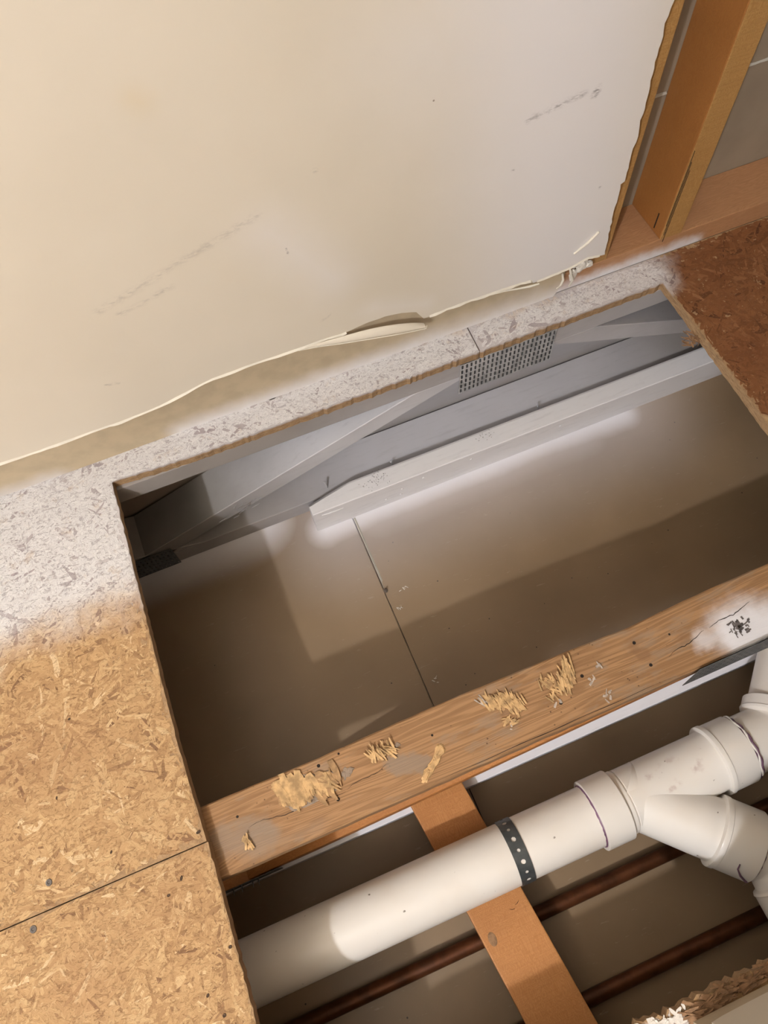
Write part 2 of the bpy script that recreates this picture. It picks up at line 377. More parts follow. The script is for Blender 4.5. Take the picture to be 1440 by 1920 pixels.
def disc(name, x, y, z, r, mat, parent, h=.0008, seg=14, squash=1., rot=0., recess=True, **k):
    """a small driven fastener head with a recess in its middle (or a knocked-in hole rim)"""
    bm = bmesh.new()
    prof = [(r, 0), (r*.9, h), (r*.45, h*1.1), (r*.3, h*.3)] if recess else [(r, 0), (r*.85, h), (r*.5, h*.5), (r*.2, h*.25)]
    rings = []
    for rr, hh in prof:
        rings.append([bm.verts.new((x+rr*(math.cos(t)*math.cos(rot)-squash*math.sin(t)*math.sin(rot)), y+rr*(math.cos(t)*math.sin(rot)+squash*math.sin(t)*math.cos(rot)), z+hh)) for t in (2*math.pi*i/seg for i in range(seg))])
    for a, b in zip(rings, rings[1:]):
        for i in range(seg): bm.faces.new((a[i], a[(i+1) % seg], b[(i+1) % seg], b[i]))
    bm.faces.new(rings[-1])
    return from_bm(name, bm, mat, parent, **k)

# ------------------------------------------------------------ floor deck (OSB)
T = .018; EX0, EX1 = -.232, .713; YF = .6445; YW = .700; YJ = .120
floor = empty('floor', (0, 0, 0), kind='structure')
# upper left L-shaped sheet
pA = [(-1.5, YJ+.0007), (-.2335, YJ+.0007)]+rough_line((-.2335, YJ+.0007), (-.236, .25), .008, .0003)[1:]+rough_line((-.236, .25), (-.227, .655), .006, .0004)
pA += [(-.2265, .6535)]+rough_line((-.2265, .6535), (-.1, YF+.002), .006, .0006)[1:]+rough_line((-.1, YF+.002), (.3775, YF), .005, .0007)+[(.3775, YF), (.3795, .70), (-.0+.06, .70), (.047, .6935), (.040, .6935), (.033, .70), (-1.5, .70)]
sheetA = prism('osb_sheet', pA, 'z', -T, 0, M['osb'], floor, label='L-shaped tan board with its far end sprayed white')
pC = [(-1.5, -1.3), (-.25, -1.3)]+rough_line((-.25, -1.3), (-.2345, -.10), .012, .0004)+rough_line((-.2345, -.10), (-.232, YJ-.0007), .006, .0004)+[(-.232, YJ-.0007), (-1.5, YJ-.0007)]
sheetC = prism('osb_sheet', pC, 'z', -T, 0, M['osb'], floor, label='tan board nearest the camera at lower left')
pB = rough_line((.3795, YF), (EX1+.001, YF+.003), .005, .0007)+rough_line((EX1+.001, YF+.003), (EX1-.002, .30), .006, .0005)+rough_line((EX1-.002, .30), (EX1, -.2), .01, .0005)+[(EX1, -.2), (1.5, -.2), (1.5, .70), (.3815, .70)]
sheetB = prism('osb_sheet', pB, 'z', -T, 0, M['osb'], floor, label='reddish brown board at the right of the opening')
pD = [(-.231, -1.28), (1.5, -1.28), (1.5, -.24), (.60, -.237)]+rough_line((.60, -.237), (.14, -.2335), .006, .0022)+[(.14, -.2335), (.135, -.296), (-.231, -.300)]
sheetD = prism('osb_sheet', pD, 'z', -T, 0, M['osb'], floor, label='ragged board edge splashed white at bottom right')
flakes('wood_strands', pA, 38000, 0, sheetA, M['flake'], bounds=(-.80, .39, .1, .71))
flakes('wood_strands', pA, 5200, 0, sheetA, M['flake'], L=(.006, .035), bounds=(-.25, .39, .64, .71))
flakes('wood_strands', pC, 31000, 0, sheetC, M['flake'], bounds=(-.80, -.22, -.25, .125))
flakes('wood_strands', pB, 24000, 0, sheetB, M['flake'], bounds=(.36, 1.25, .1, .71))
flakes('wood_strands', pD, 3000, 0, sheetD, M['flake'], bounds=(.1, .5, -.36, -.22))
for sheet, x, y, r in ((sheetA, -.423, .149, .0042), (sheetC, -.45, .107, .0044), (sheetC, -.494, .103, .004)):
    disc('screw_head', x, y, .0006, r, M['screw'], sheet, label='dull grey screw head')
for sheet, x, y, r, q, a in ((sheetC, -.273, .093, .0042, .5, 1.1), (sheetC, -.292, .081, .003, .8, 0), (sheetA, -.240, .134, .0042, .6, .2), (sheetC, -.2395, .003, .003, .9, 0),
                       (sheetC, -.277, -.033, .0032, .7, .8), (sheetC, -.265, -.058, .003, .9, .3), (sheetA, -.345, .153, .003, .6, 1), (sheetA, -.395, .24, .003, .5, 1.3), (sheetA, -.36, .33, .0028, .7, .5)):
    disc('dark_pit', x, y, .0008, r*.72, M['pit'], sheet, h=.0006, squash=q, rot=a, recess=False)

def splinters(name, pts, parent, mat, count, zc, L=(.01, .03), spread=.012, ang=0., aspread=.5, w=(.0008, .003), lift=.004):
    """bits of torn wood left standing on a surface"""
    bm = bmesh.new()
    for i in range(count):
        cx, cy = pts[i % len(pts)]; cx += random.gauss(0, spread*.5); cy += random.gauss(0, spread*.4)
        a = ang+random.gauss(0, aspread); l = random.uniform(*L); ww = random.uniform(*w); z0 = zc+random.uniform(0, .0012); z1 = z0+random.uniform(0, lift)
        dx, dy = math.cos(a), math.sin(a); nx, ny = -dy, dx; th = .0007
        A = [(cx-dx*l/2-nx*ww/2, cy-dy*l/2-ny*ww/2, z0), (cx-dx*l/2*.9+nx*ww/2, cy-dy*l/2*.9+ny*ww/2, z0), (cx+nx*ww*.6, cy+ny*ww*.6, (z0+z1)/2),
             (cx+dx*l/2+nx*ww*.15, cy+dy*l/2+ny*ww*.15, z1), (cx+dx*l/2*.85-nx*ww*.3, cy+dy*l/2*.85-ny*ww*.3, z1), (cx-nx*ww*.5, cy-ny*ww*.5, (z0+z1)/2)]
        t_ = [bm.verts.new((x, y, z+th)) for x, y, z in A]; b_ = [bm.verts.new((x, y, z-th*.6)) for x, y, z in A]
        bm.faces.new(t_); bm.faces.new(b_[::-1])
        for k in range(6): bm.faces.new((t_[k], b_[k], b_[(k+1) % 6], t_[(k+1) % 6]))
    return from_bm(name, bm, mat, parent, kind='stuff')
splinters('wood_fibres', [(.705, .535)], sheetB, M['brownpaper'], 40, -.016, L=(.008, .02), spread=.016, ang=3.1, aspread=1., lift=.006)
splinters('wood_fibres', [(.150, -.243), (.165, -.244), (.18, -.245), (.195, -.245)], sheetD, M['gypsum'], 60, .0003, L=(.004, .011), spread=.009, ang=.5, aspread=.8, w=(.002, .006), lift=.002)

# ------------------------------------------------------------ back wall
wall = empty('wall_back', (0, .69, 0), kind='structure')
low = [(-1.5, .094), (-.60, .094), (-.344, .093), (-.3, .0905), (-.265, .0905), (-.188, .0905), (-.171, .0895), (-.113, .0935), (-.070, .1025), (-.028, .1115), (.02, .1125), (.068, .111), (.134, .111), (.167, .1085), (.189, .112), (.209, .1145), (.235, .1145), (.262, .109), (.285, .0995), (.297, .079),
       (.325, .0795), (.355, .081), (.385, .080), (.417, .080), (.45, .079), (.476, .077), (.482, .070), (.50, .0705), (.519, .072), (.535, .073), (.55, .075), (.562, .0795), (.575, .082), (.590, .0785), (.605, .077)]
low2 = []
for a, b in zip(low, low[1:]):
    k = 1 if a[0] < -.4 else 3
    for i in range(k): low2.append((a[0]+(b[0]-a[0])*i/k, a[1]+(b[1]-a[1])*i/k+(random.gauss(0, .0004) if i else 0)))
low2.append(low[-1])
right = [(.605, .077), (.598, .166), (.597, .214), (.602, .217), (.600, .261), (.601, .280), (.599, .321), (.595, .375), (.595, .414), (.593, .444), (.595, .461), (.5945, .6), (.593, 1.0), (.593, 2.3)]
right2 = []
for a, b in zip(right, right[1:]):
    k = max(1, int((b[1]-a[1])/.007)) if b[1] < .7 else 1
    for i in range(k):
        if a is right[0] and i == 0: continue
        right2.append((a[0]+(b[0]-a[0])*i/k+random.gauss(0, .0008), a[1]+(b[1]-a[1])*i/k))
right2.append(right[-1])
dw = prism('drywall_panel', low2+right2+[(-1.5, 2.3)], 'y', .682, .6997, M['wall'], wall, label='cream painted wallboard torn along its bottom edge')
# raised torn paper lip that runs along the bottom and right cut
def lip(name, pts, y, out, h, mat, parent, **k):
    """ribbon of torn paper: hangs along pts (x,z), bulging out of the wall by out(i)"""
    bm = bmesh.new(); rows = []
    for i, (x, z) in enumerate(pts):
        o = out(i/(len(pts)-1)); hh = h(i/(len(pts)-1))
        rows.append([bm.verts.new((x, y, z+hh*.9)), bm.verts.new((x, y-o*.45-.0004, z+hh*.35)), bm.verts.new((x, y-o-.0006, z-hh*.12)), bm.verts.new((x, y-o*.8+.0005, z-hh*.22)), bm.verts.new((x, y+.0006, z+hh*.1))])
    for a, b in zip(rows, rows[1:]):
        for j in range(4): bm.faces.new((a[j], b[j], b[j+1], a[j+1]))
    return from_bm(name, bm, mat, parent, **k)
lp = [p for p in low2 if -.75 < p[0] < .175]
lip('torn_edge', lp, .682, lambda t: .0016+.0008*math.sin(t*40), lambda t: .0023, M['paper'], dw, label='thin pale torn paper edge')
lp = [p for p in low2 if .298 < p[0] < .481]
lip('torn_edge', lp, .682, lambda t: .0014+.001*math.sin(t*30), lambda t: .003, M['paper'], dw)
lp = [p for p in low2 if .482 < p[0] < .60]
lip('torn_edge', lp, .682, lambda t: .0010, lambda t: .003, M['paper'], dw)
# curled paper strip standing off the wall around x = .15 ... .30
cur_lo = [(.10, .109), (.13, .1065), (.16, .103), (.19, .100), (.22, .0960), (.25, .0900), (.275, .0840), (.293, .0790)]
cur_hi = [(.10, .1115), (.13, .1120), (.16, .1120), (.19, .1120), (.22, .1095), (.25, .1020), (.275, .0925), (.293, .0815)]
bm = bmesh.new(); rows = []
for i, (a, b) in enumerate(zip(cur_lo, cur_hi)):
    t = i/7; o = .0175*math.sin(min(1, t*1.05)*math.pi*.62)**1.3
    rows.append([bm.verts.new((b[0], .6815-o*.55, b[1])), bm.verts.new(((a[0]+b[0])/2, .6812-o*.95, (a[1]+b[1])/2+.001)), bm.verts.new((a[0], .6808-o*1.05, a[1])), bm.verts.new((a[0], .6818-o*.92, a[1]-.0012)), bm.verts.new((b[0], .6825-o*.5, b[1]-.0015))])
for a, b in zip(rows, rows[1:]):
    for j in range(5): bm.faces.new((a[j], b[j], b[(j+1) % 5], a[(j+1) % 5]))
o = from_bm('paper_curl', bm, M['wall'], dw, smooth=True, label='cream paper strip curling off the wall'); 
m_ = o.modifiers.new('s', 'SUBSURF'); m_.levels = 1; m_.render_levels = 2
bm = bmesh.new()                                   # pale rim on the curl and its little hanging tail
bm_sweep(bm, [(p[0], .6806-.0175*math.sin(min(1, i/7*1.05)*math.pi*.62)**1.3*1.06, p[1]-.0004) for i, p in enumerate(cur_lo)]+[(.296, .668, .079)], [.0004, .0006]+[.0008]*5+[.0007, .0004], 8)
bm_sweep(bm, [(.2915, .6690, .080), (.2935, .6700, .073), (.2945, .6725, .065)], [.0012, .0008, .0004], 6)
from_bm('paper_rim', bm, M['paper'], dw)
# loose peeled paper strip near x = .42-.48
bm = bmesh.new(); bm_sweep(bm, [(.40, .6815, .0795), (.43, .680, .078), (.455, .677, .0755), (.470, .674, .0755), (.486, .672, .0765)], [.0005, .0011, .0014, .0018, .0012], 8)
from_bm('paper_strip', bm, M['paper'], dw)
# broken corner: gypsum crumbs, torn flaps
bm = bmesh.new()
def lump(bm, c, s, seed, sub=2):
    rr = random.Random(seed); g = bmesh.ops.create_icosphere(bm, subdivisions=sub, radius=1)
    for v in g['verts']:
        k = 1+rr.uniform(-.28, .28); v.co = Vector((v.co.x*s[0]*k+c[0], v.co.y*s[1]*k+c[1], v.co.z*s[2]*k+c[2]))
lump(bm, (.570, .688, .063), (.010, .0045, .013), 1); lump(bm, (.583, .688, .060), (.008, .004, .006), 2); lump(bm, (.560, .690, .045), (.006, .004, .012), 3)
lump(bm, (.556, .688, .070), (.006, .004, .006), 5)
from_bm('gypsum_lump', bm, M['gypsum'], dw, label='broken white gypsum at the corner of the board')
for pts in ([(.546, .686, .074), (.549, .682, .060), (.555, .681, .045), (.553, .684, .028)], [(.538, .688, .058), (.541, .687, .045), (.540, .688, .034), (.534, .689, .026)], [(.545, .681, .105), (.565, .680, .120), (.580, .6805, .135)]):
    bm = bmesh.new(); bm_sweep(bm, pts, [.0016, .0021, .0019, .0012][:len(pts)], 8); from_bm('paper_shred', bm, M['paper'], dw)
# recessed lower strip, tan
sp_ = [(-1.5, .0005), (.535, .0005), (.545, .018), (.548, .05)]+[(x, z-.005) for x, z in reversed(low) if x < .549]
prism('base_strip', sp_, 'y', .6950, .6997, M['strip'], wall, label='tan strip left bare below the torn wallboard')
# framing
PZ = .040
box('sole_plate', -1.5, 1.5, .700, .789, .0003, PZ, M['plate'], wall, .0015, label='reddish wooden sole plate misted white along the floor')
st = box('stud', .588, .627, .700, .789, PZ, 2.3, M['stud_light'], wall, .0015, label='wooden stud partly behind the wallboard edge')
st2 = box('stud', .7245, .7645, .7005, .789, PZ+.0005, 2.3, M['stud'], wall, .002, label='orange stud standing clear in the open bay')
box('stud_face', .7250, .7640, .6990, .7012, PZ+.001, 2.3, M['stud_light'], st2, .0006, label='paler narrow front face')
box('stud', 1.13, 1.17, .700, .789, PZ, 2.3, M['stud'], wall, .0015)
bm = bmesh.new()
for zz, x0 in ((.12, .7258), (.10, .7280), (.085, .7305)):
    bm_box(bm, x0, x0+.0007, .6984, .6992, zz-.05, zz+.09)
from_bm('split', bm, M['dark'], st2, label='fine dark split in the face')
box('nail_groove', .7238, .7247, .720, .722, .048, .078, M['dark'], st2, 0)
# board on the far side of the wall, seen between the studs
box('far_board', -1.5, 1.5, .7895, .802, .0, .2405, M['cavity'], wall, .001, label='grey brown back of the far wallboard, lower sheet')
box('far_board', -1.5, 1.5, .7895, .802, .2425, 2.3, M['cavity'], wall, .001, label='grey brown back of the far wallboard, upper sheet')
for x0, x1, k in ((.628, .7235, 1), (.7655, 1.129, 2)):
    bm = bmesh.new(); n = int((x1-x0)/.008); rows = []
    for i in range(n+1):
        x = x0+(x1-x0)*i/n; w = .0022+random.uniform(-.0006, .0012); rows.append([bm.verts.new((x, .7893, .2415+w)), bm.verts.new((x, .7868+random.uniform(-.0006, .0006), .2415)), bm.verts.new((x, .7893, .2415-w))])
    for a, b in zip(rows, rows[1:]):
        for j in range(2): bm.faces.new((a[j], b[j], b[j+1], a[j+1]))
    from_bm('joint_bead', bm, M['mud'], wall, label='pale bead of filler squeezed from the board joint')

# side and front walls
wf = empty('wall_front', (.8, -.26, 0), kind='structure')
top_ = [(x, .034+.006*math.sin(x*37)+random.gauss(0, .0012)) for x in np.arange(.205, .62, .012)]
prism('drywall_panel', [(1.5, 0.004)]+[(1.5, .05)]+[(.206+.0, .05), (.205, .012)], 'y', -.262, -.250, M['strip'], wf, label='lower cream band')
prism('drywall_panel', [(.228, .046), (.262, .0445), (.33, .043), (.45, .044), (1.5, .044), (1.5, 1.55), (.212, 1.55), (.214, .05)], 'y', -.2615, -.2475, M['wall'], wf, label='cream wallboard above it')
splinters('torn_paper', [(.215, -.247), (.235, -.246), (.255, -.245), (.28, -.243), (.31, -.2415), (.34, -.2405), (.37, -.240)], wf, M['brownpaper'], 150, .0015, L=(.008, .03), spread=.009, ang=.05, aspread=.35, w=(.001, .005), lift=.007)
box('stud', .206, .245, -.352, -.263, .0005, 1.55, M['stud'], wf)
box('stud', 1.2, 1.24, -.352, -.263, .0005, 1.55, M['stud'], wf)
wr = empty('wall_right', (1.5, .2, 0), kind='structure')
box('drywall_panel', 1.5, 1.512, -1.3, .70, .0, 2.3, M['wall'], wr, .001)

wn = empty('wall_near', (0, -1.3, 0), kind='structure')  # unseen wall, added to cut the ambient light over the opening
box('drywall_panel', -1.5, 1.512, -1.312, -1.3, 0, 2.3, M['wall'], wn, .001)
rc = empty('ceiling', (0, -.3, 2.3), kind='structure')  # unseen room ceiling, added so light comes mainly from the left
box('drywall_panel', -1.5, 1.512, -1.312, .80, 2.3, 2.312, M['wall'], rc, .001, label='plain ceiling of the upper room')

# ------------------------------------------------------------ ceiling of the room below
ZC = -.323
ceil = empty('ceiling', (0, 0, ZC), kind='structure')
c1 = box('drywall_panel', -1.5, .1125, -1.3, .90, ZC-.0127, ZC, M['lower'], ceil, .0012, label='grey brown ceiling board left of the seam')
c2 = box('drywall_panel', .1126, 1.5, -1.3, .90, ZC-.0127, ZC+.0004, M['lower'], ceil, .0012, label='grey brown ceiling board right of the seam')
bm = bmesh.new(); rows = []
for i in range(30):
    y = .60-i*.0053; w = .0022*(1 if y > .46 else .4)
    rows.append([bm.verts.new((.1150, y, ZC+.0004)), bm.verts.new((.1150+w*.5, y, ZC+.0004+.0010+random.uniform(0, .0006))), bm.verts.new((.1150+w*1.6, y, ZC+.0004))])
for a, b in zip(rows, rows[1:]):
    for j in range(2): bm.faces.new((a[j], b[j], b[j+1], a[j+1]))
from_bm('seam_ridge', bm, M['mud'], c2)
bm = bmesh.new(); rows = []
for i in range(60):
    y = .60-i*.016; w = .0004+random.uniform(0, .0003); xx = .1136+random.gauss(0, .00012)
    rows.append([bm.verts.new(v) for v in ((xx-w, y, ZC+.0006), (xx+w, y, ZC+.0006), (xx+w*3.2, y, ZC+.0011), (xx+w*4.4, y, ZC+.0004))])
for a, b in zip(rows, rows[1:]): bm.faces.new((a[0], b[0], b[1], a[1]))
sg = from_bm('seam_gap', bm, M['dark'], c2)
bm = bmesh.new(); bm_turn(bm, (.1165, .440, ZC), (0, 0, 1), [(0, .0042), (.002, .0042), (.0022, .0022), (.010, .0019), (.0125, .0003)], 14)
from_bm('screw', bm, M['screw'], c2, label='screw point coming up beside the seam')
for x, y in ((.123, .2555), (.119, .40), (.14, .43)):
    splinters('debris', [(x+.01, y)], c2, M['gypsum'], 5, ZC+.001, L=(.003, .008), spread=.008, aspread=1.5, w=(.0006, .0014), lift=.001)

# ------------------------------------------------------------ floor trusses
def web(name, x0, z0, x1, z1, y0, y1, th, mat, parent, **k):
    """sloping web: upper surface runs from (x0,z0) to (x1,z1), th thick vertically"""
    m = (z1-z0)/(x1-x0); zb, zt = -.2843, -.0567      # cut to sit on the lower chord and butt the upper one
    X = lambda z, o: x0+(z-z0+o)/m
    pts = [(X(zb, 0), zb), (X(zt, 0), zt), (X(zt, th), zt), (X(zb, th), zb)]
    return prism(name, pts, 'y', y0, y1, mat, parent, bev=.0012, **k)
def perforated(name, org, ux, uy, nrm, nx, ny, cw, ch, hw, hh, mat, parent, warp=lambda u, v: 0., stagger=0., **k):
    """sheet metal with a grid of slots: real holes, thin solidified plate"""
    bm = bmesh.new(); org, ux, uy, nrm = map(Vector, (org, ux, uy, nrm)); cache = {}
    def V(u, v):
        key = (round(u, 6), round(v, 6))
        if key not in cache: cache[key] = bm.verts.new(org+ux*u+uy*v+nrm*warp(u, v))
        return cache[key]
    for i in range(nx):
        for j in range(ny):
            u0, v0 = i*cw, j*ch; cu, cv = u0+cw/2, v0+ch/2+(stagger if i % 2 else 0)
            O = [(u0, v0), (u0+cw/2, v0), (u0+cw, v0), (u0+cw, v0+ch/2), (u0+cw, v0+ch), (u0+cw/2, v0+ch), (u0, v0+ch), (u0, v0+ch/2)]
            I = [(cu-hw*.75, cv-hh), (cu, cv-hh*1.08), (cu+hw*.75, cv-hh), (cu+hw, cv), (cu+hw*.75, cv+hh), (cu, cv+hh*1.08), (cu-hw*.75, cv+hh), (cu-hw, cv)]
            o_ = [V(*p) for p in O]; n_ = [V(*p) for p in I]
            for q in range(8): bm.faces.new((o_[q], o_[(q+1) % 8], n_[(q+1) % 8], n_[q]))
    o = from_bm(name, bm, mat, parent, **k)
    m = o.modifiers.new('thick', 'SOLIDIFY'); m.thickness = .0009; m.offset = 1
    return o
X0, X1 = -1.48, 1.48
# truss below the back wall
t1 = empty('floor_truss', (.2, .69, ZC), label='white-sprayed truss under the back wall behind the perforated plate', cat='truss', group='floor trusses')
box('top_chord', X0, X1, .6475, .7365, -.0565, -.0183, M['white_wood'], t1)
box('bottom_chord', X0, X1, .6475, .7365, ZC+.0006, ZC+.0385, M['white_wood'], t1, .002)
web('web', -.200, -.231, .344, -.0280, .6480, .7360, .040, M['white_web'], t1, label='long web rising to the right')
web('web', .517, -.0230, .805, -.141, .6480, .7360, .040, M['white_wood'], t1, label='web falling to the right under the reddish board')
web('web', -.30, -.245, -.95, -.060, .6480, .7360, .040, M['white_wood'], t1)
perforated('gusset_plate', (.3455, .6440, -.1000), (1, 0, .02), (0, 0, 1), (0, -1, 0), 22, 6, .0079, .0133, .0020, .0044, M['gusset'], t1,
           warp=lambda u, v: .0009*math.sin(v/.0133*2*math.pi)+.0006*math.sin(u*90), label='perforated steel plate at the upper joint')
perforated('gusset_plate', (-.36, .6440, -.322), (1, 0, .0), (0, 0, 1), (0, -1, 0), 18, 5, .0079, .0133, .0012, .0036, M['gusset_grey'], t1, label='dull grey steel plate at the lower joint')
box('slot_shade_sheet', .3460, .5185, .6456, .6462, -.0995, -.0205, M['gusset_grey'], t1, 0)  # dark sheet behind the plate, its colour stands in for shade in the slots
# scuffs and splinter streaks on the web edge
splinters('splinters', [(-.08, .6465), (-.06, .6465)], t1, M['white_web'], 26, -.205, L=(.008, .02), spread=.02, ang=0, aspread=.2, w=(.0006, .0012), lift=.012)
# middle truss, chord across the opening
t2 = empty('floor_truss', (.2, .12, ZC), label='weathered truss crossing the opening, splinters on its brown top', cat='truss', group='floor trusses')
# top chord with slightly wavy arrises
bm = bmesh.new(); n = 90; rows = []
for i in range(n+1):
    x = -.5+(1.6)*i/n; w0 = random.gauss(0, .0003); w1 = random.gauss(0, .0003)
    dip = -.0012*math.exp(-((x-.38)/.05)**2)
    y0, y1, z0, z1 = .0752+w0, .1637+w1+.0012*math.sin(x*14)+dip*2, -.0565, -.0183
    rows.append([bm.verts.new(v) for v in ((x, y0+.002, z1), (x, y1-.002, z1), (x, y1, z1-.002), (x, y1, z0), (x, y0, z0), (x, y0, z1-.002))])
for a, b in zip(rows, rows[1:]):
    for j in range(6): bm.faces.new((a[j], a[(j+1) % 6], b[(j+1) % 6], b[j]))
bm.faces.new(rows[0]); bm.faces.new(rows[-1])
chord = from_bm('top_chord', bm, M['beam'], t2, label='weathered brown board across the opening')
box('bottom_chord', X0, X1, .0720, .1605, ZC+.0006, ZC+.0385, M['white_chord'], t2, .002, label='white-sprayed lower chord')
web('web', -.30, -.290, .470, -.0570, .0775, .1660, .040, M['web'], t2, label='orange web rising to the right')
web('web', -.36, -.243, -.95, -.0570, .0755, .1640, .040, M['web'], t2)
box('web', 1.0, 1.038, .0755, .1640, -.284, -.0568, M['web'], t2)
perforated('gusset_plate', (.425, .0700, -.090), (1, 0, .035), (0, .03, 1), (0, -1, 0), 30, 6, .0079, .0133, .0010, .0034, M['gusset_grey'], t2, warp=lambda u, v: .0016*(1-v/.08), label='dark steel plate under the edge at the right')
perforated('gusset_plate', (-.36, .0735, -.322), (1, 0, 0), (0, 0, 1), (0, -1, 0), 20, 6, .0079, .0133, .0010, .0034, M['gusset_grey'], t2, label='dark steel plate at the lower left joint')
bm = bmesh.new()
for x in (-.275, -.262, -.245, -.236): bmesh.ops.create_cone(bm, segments=6, radius1=.0012, radius2=.0003, depth=.012, matrix=Matrix.Translation((x, .0690, -.250)) @ Matrix.Rotation(math.radians(60), 4, 'X'))
from_bm('plate_teeth', bm, M['steel'], t2)
ZT = -.0183
def patch(name, pts, mat, h=.0015, label=None, seed=1):
    """irregular low mound lying on the chord"""
    rr = random.Random(seed); bm = bmesh.new(); c = Vector((sum(p[0] for p in pts)/len(pts), sum(p[1] for p in pts)/len(pts)))
    dense = []
    for a, b in zip(pts, pts[1:]+pts[:1]):
        for i in range(5): dense.append(Vector(a)+(Vector(b)-Vector(a))*i/5+Vector((rr.gauss(0, .0008), rr.gauss(0, .0008))))
    A = [bm.verts.new((p.x, p.y, ZT-.0002)) for p in dense]; B = [bm.verts.new((*(c+(p-c)*.88), ZT+h*rr.uniform(.5, 1.1))) for p in dense]; C_ = [bm.verts.new((*(c+(p-c)*.45), ZT+h*rr.uniform(.5, 1.2))) for p in dense]; n = len(dense)
    for P, Q in ((A, B), (B, C_)):
        for i in range(n): bm.faces.new((P[i], P[(i+1) % n], Q[(i+1) % n], Q[i]))
    bm.faces.new(C_)
    return from_bm(name, bm, mat, chord, label=label)
patch('glued_remnant', [(-.141, .152), (-.139, .133), (-.128, .113), (-.100, .112), (-.064, .118), (-.058, .140), (-.085, .146), (-.118, .158)], M['glue'], .0010, 'patch of torn panel still glued down', 2)
splinters('torn_strands', [(-.127, .136), (-.118, .130), (-.131, .142), (-.112, .138)], chord, M['splinter'], 60, ZT+.0008, L=(.014, .036), spread=.010, ang=-1.35, aspread=.20, w=(.003, .010), lift=.0015)
splinters('torn_strands', [(-.127, .136), (-.105, .130), (-.085, .128), (-.070, .132)], chord, M['splinter_dark'], 60, ZT+.0008, L=(.010, .03), spread=.012, ang=-1.3, aspread=.3, w=(.002, .008), lift=.001)
splinters('torn_strands', [(.170, .135), (.183, .130), (.245, .130), (.262, .126), (.002, .138)], chord, M['splinter_dark'], 50, ZT+.0004, L=(.006, .02), spread=.012, ang=1.7, aspread=.3, w=(.0015, .005), lift=.001)
splinters('torn_strands', [(-.100, .132), (-.092, .133), (-.072, .130), (-.082, .126)], chord, M['splinter'], 26, ZT+.0010, L=(.012, .034), spread=.007, ang=-1.25, aspread=.35, w=(.002, .0065), lift=.0015)
splinters('torn_strands', [(-.010, .139), (.001, .139), (.012, .138)], chord, M['splinter'], 34, ZT+.0006, L=(.008, .024), spread=.006, ang=1.9, aspread=.35, w=(.001, .003), lift=.005)
patch('glue_patch', [(.018, .141), (.026, .142), (.028, .137), (.020, .134)], M['glue'], .0012, None, 5)
patch('glue_patch', [(-.056, .134), (-.048, .138), (-.037, .134), (-.046, .126), (-.055, .124)], M['glue'], .0014, None, 6)
patch('wood_sliver', [(.034, .084), (.040, .081), (.060, .095), (.078, .107), (.080, .117), (.072, .120), (.058, .106), (.040, .094)], M['splinter'], .0028, 'long pale sliver lying across the chord', 7)
splinters('torn_strands', [(.165, .137), (.174, .136), (.183, .133), (.190, .127), (.180, .124), (.158, .139)], chord, M['splinter'], 80, ZT+.0006, L=(.007, .022), spread=.009, ang=1.75, aspread=.28, w=(.0012, .0035), lift=.0015)
splinters('torn_strands', [(.166, .113), (.172, .110), (.178, .107)], chord, M['splinter'], 14, ZT+.0006, L=(.006, .014), spread=.006, ang=.3, aspread=.6, w=(.0012, .003), lift=.002)
splinters('torn_strands', [(.262, .128), (.266, .136), (.270, .144), (.256, .130)], chord, M['splinter'], 34, ZT+.0010, L=(.012, .036), spread=.006, ang=1.35, aspread=.22, w=(.0012, .004), lift=.007)
splinters('torn_strands', [(.232, .135), (.240, .134), (.246, .124), (.238, .118)], chord, M['splinter'], 30, ZT+.0006, L=(.006, .016), spread=.008, ang=1.9, aspread=.6, w=(.001, .003), lift=.0015)
splinters('torn_strands', [(-.192, .108), (-.190, .100)], chord, M['splinter'], 12, ZT+.0004, L=(.005, .014), spread=.005, ang=1.3, aspread=.5, w=(.001, .003), lift=.003)
splinters('white_smears', [(.146, .148), (.150, .142)], chord, M['smear'], 10, ZT+.0002, L=(.006, .014), spread=.004, ang=-1.2, aspread=.2, w=(.001, .002), lift=.0001)
splinters('white_smears', [(.310, .128), (.292, .115), (.305, .095), (.298, .088), (.17, .104), (.24, .108)], chord, M['smear'], 22, ZT+.0001, L=(.003, .009), spread=.006, ang=.4, aspread=1, w=(.001, .003), lift=.0001)
bm = bmesh.new()
kn = (.507, .103)
for i in range(46):
    a = random.uniform(0, 6.28); r_ = random.uniform(0, .014); x, y = kn[0]+math.cos(a)*r_*1.3, kn[1]+math.sin(a)*r_*.8
    l, w_ = random.uniform(.003, .009), random.uniform(.0012, .003); an = random.choice((.1, 1.5, 1.7, .3))
    c_, s_ = math.cos(an), math.sin(an); vs = [bm.verts.new((x+p*l/2*c_-q*w_/2*s_, y+p*l/2*s_+q*w_/2*c_, ZT+.0003+random.uniform(0, .0012))) for p, q in ((-1, -1), (1, -.8), (1.1, .9), (-.9, 1))]
    bm.faces.new(vs)
knot_ = from_bm('scarred_knot', bm, M['knot'], chord, kind='stuff', label='dark scarred knot in the white spray patch')
disc('nail_hole', kn[0], kn[1], ZT+.0012, .0022, M['dark'], chord, recess=False)
for x, y, r in ((-.194, .135, .0017), (-.079, .153, .0022), (-.0745, .140, .0022), (-.070, .106, .0024), (.368, .138, .0024), (.373, .1035, .0023), (.283, .1255, .0024), (.241, .105, .0024), (.163, .141, .0020), (.417, .13, .0015), (-.05, .157, .0015), (.07, .132, .0016)):
    disc('nail_hole', x, y, ZT+.0001, r, M['dark'], chord, h=.0004, recess=False)
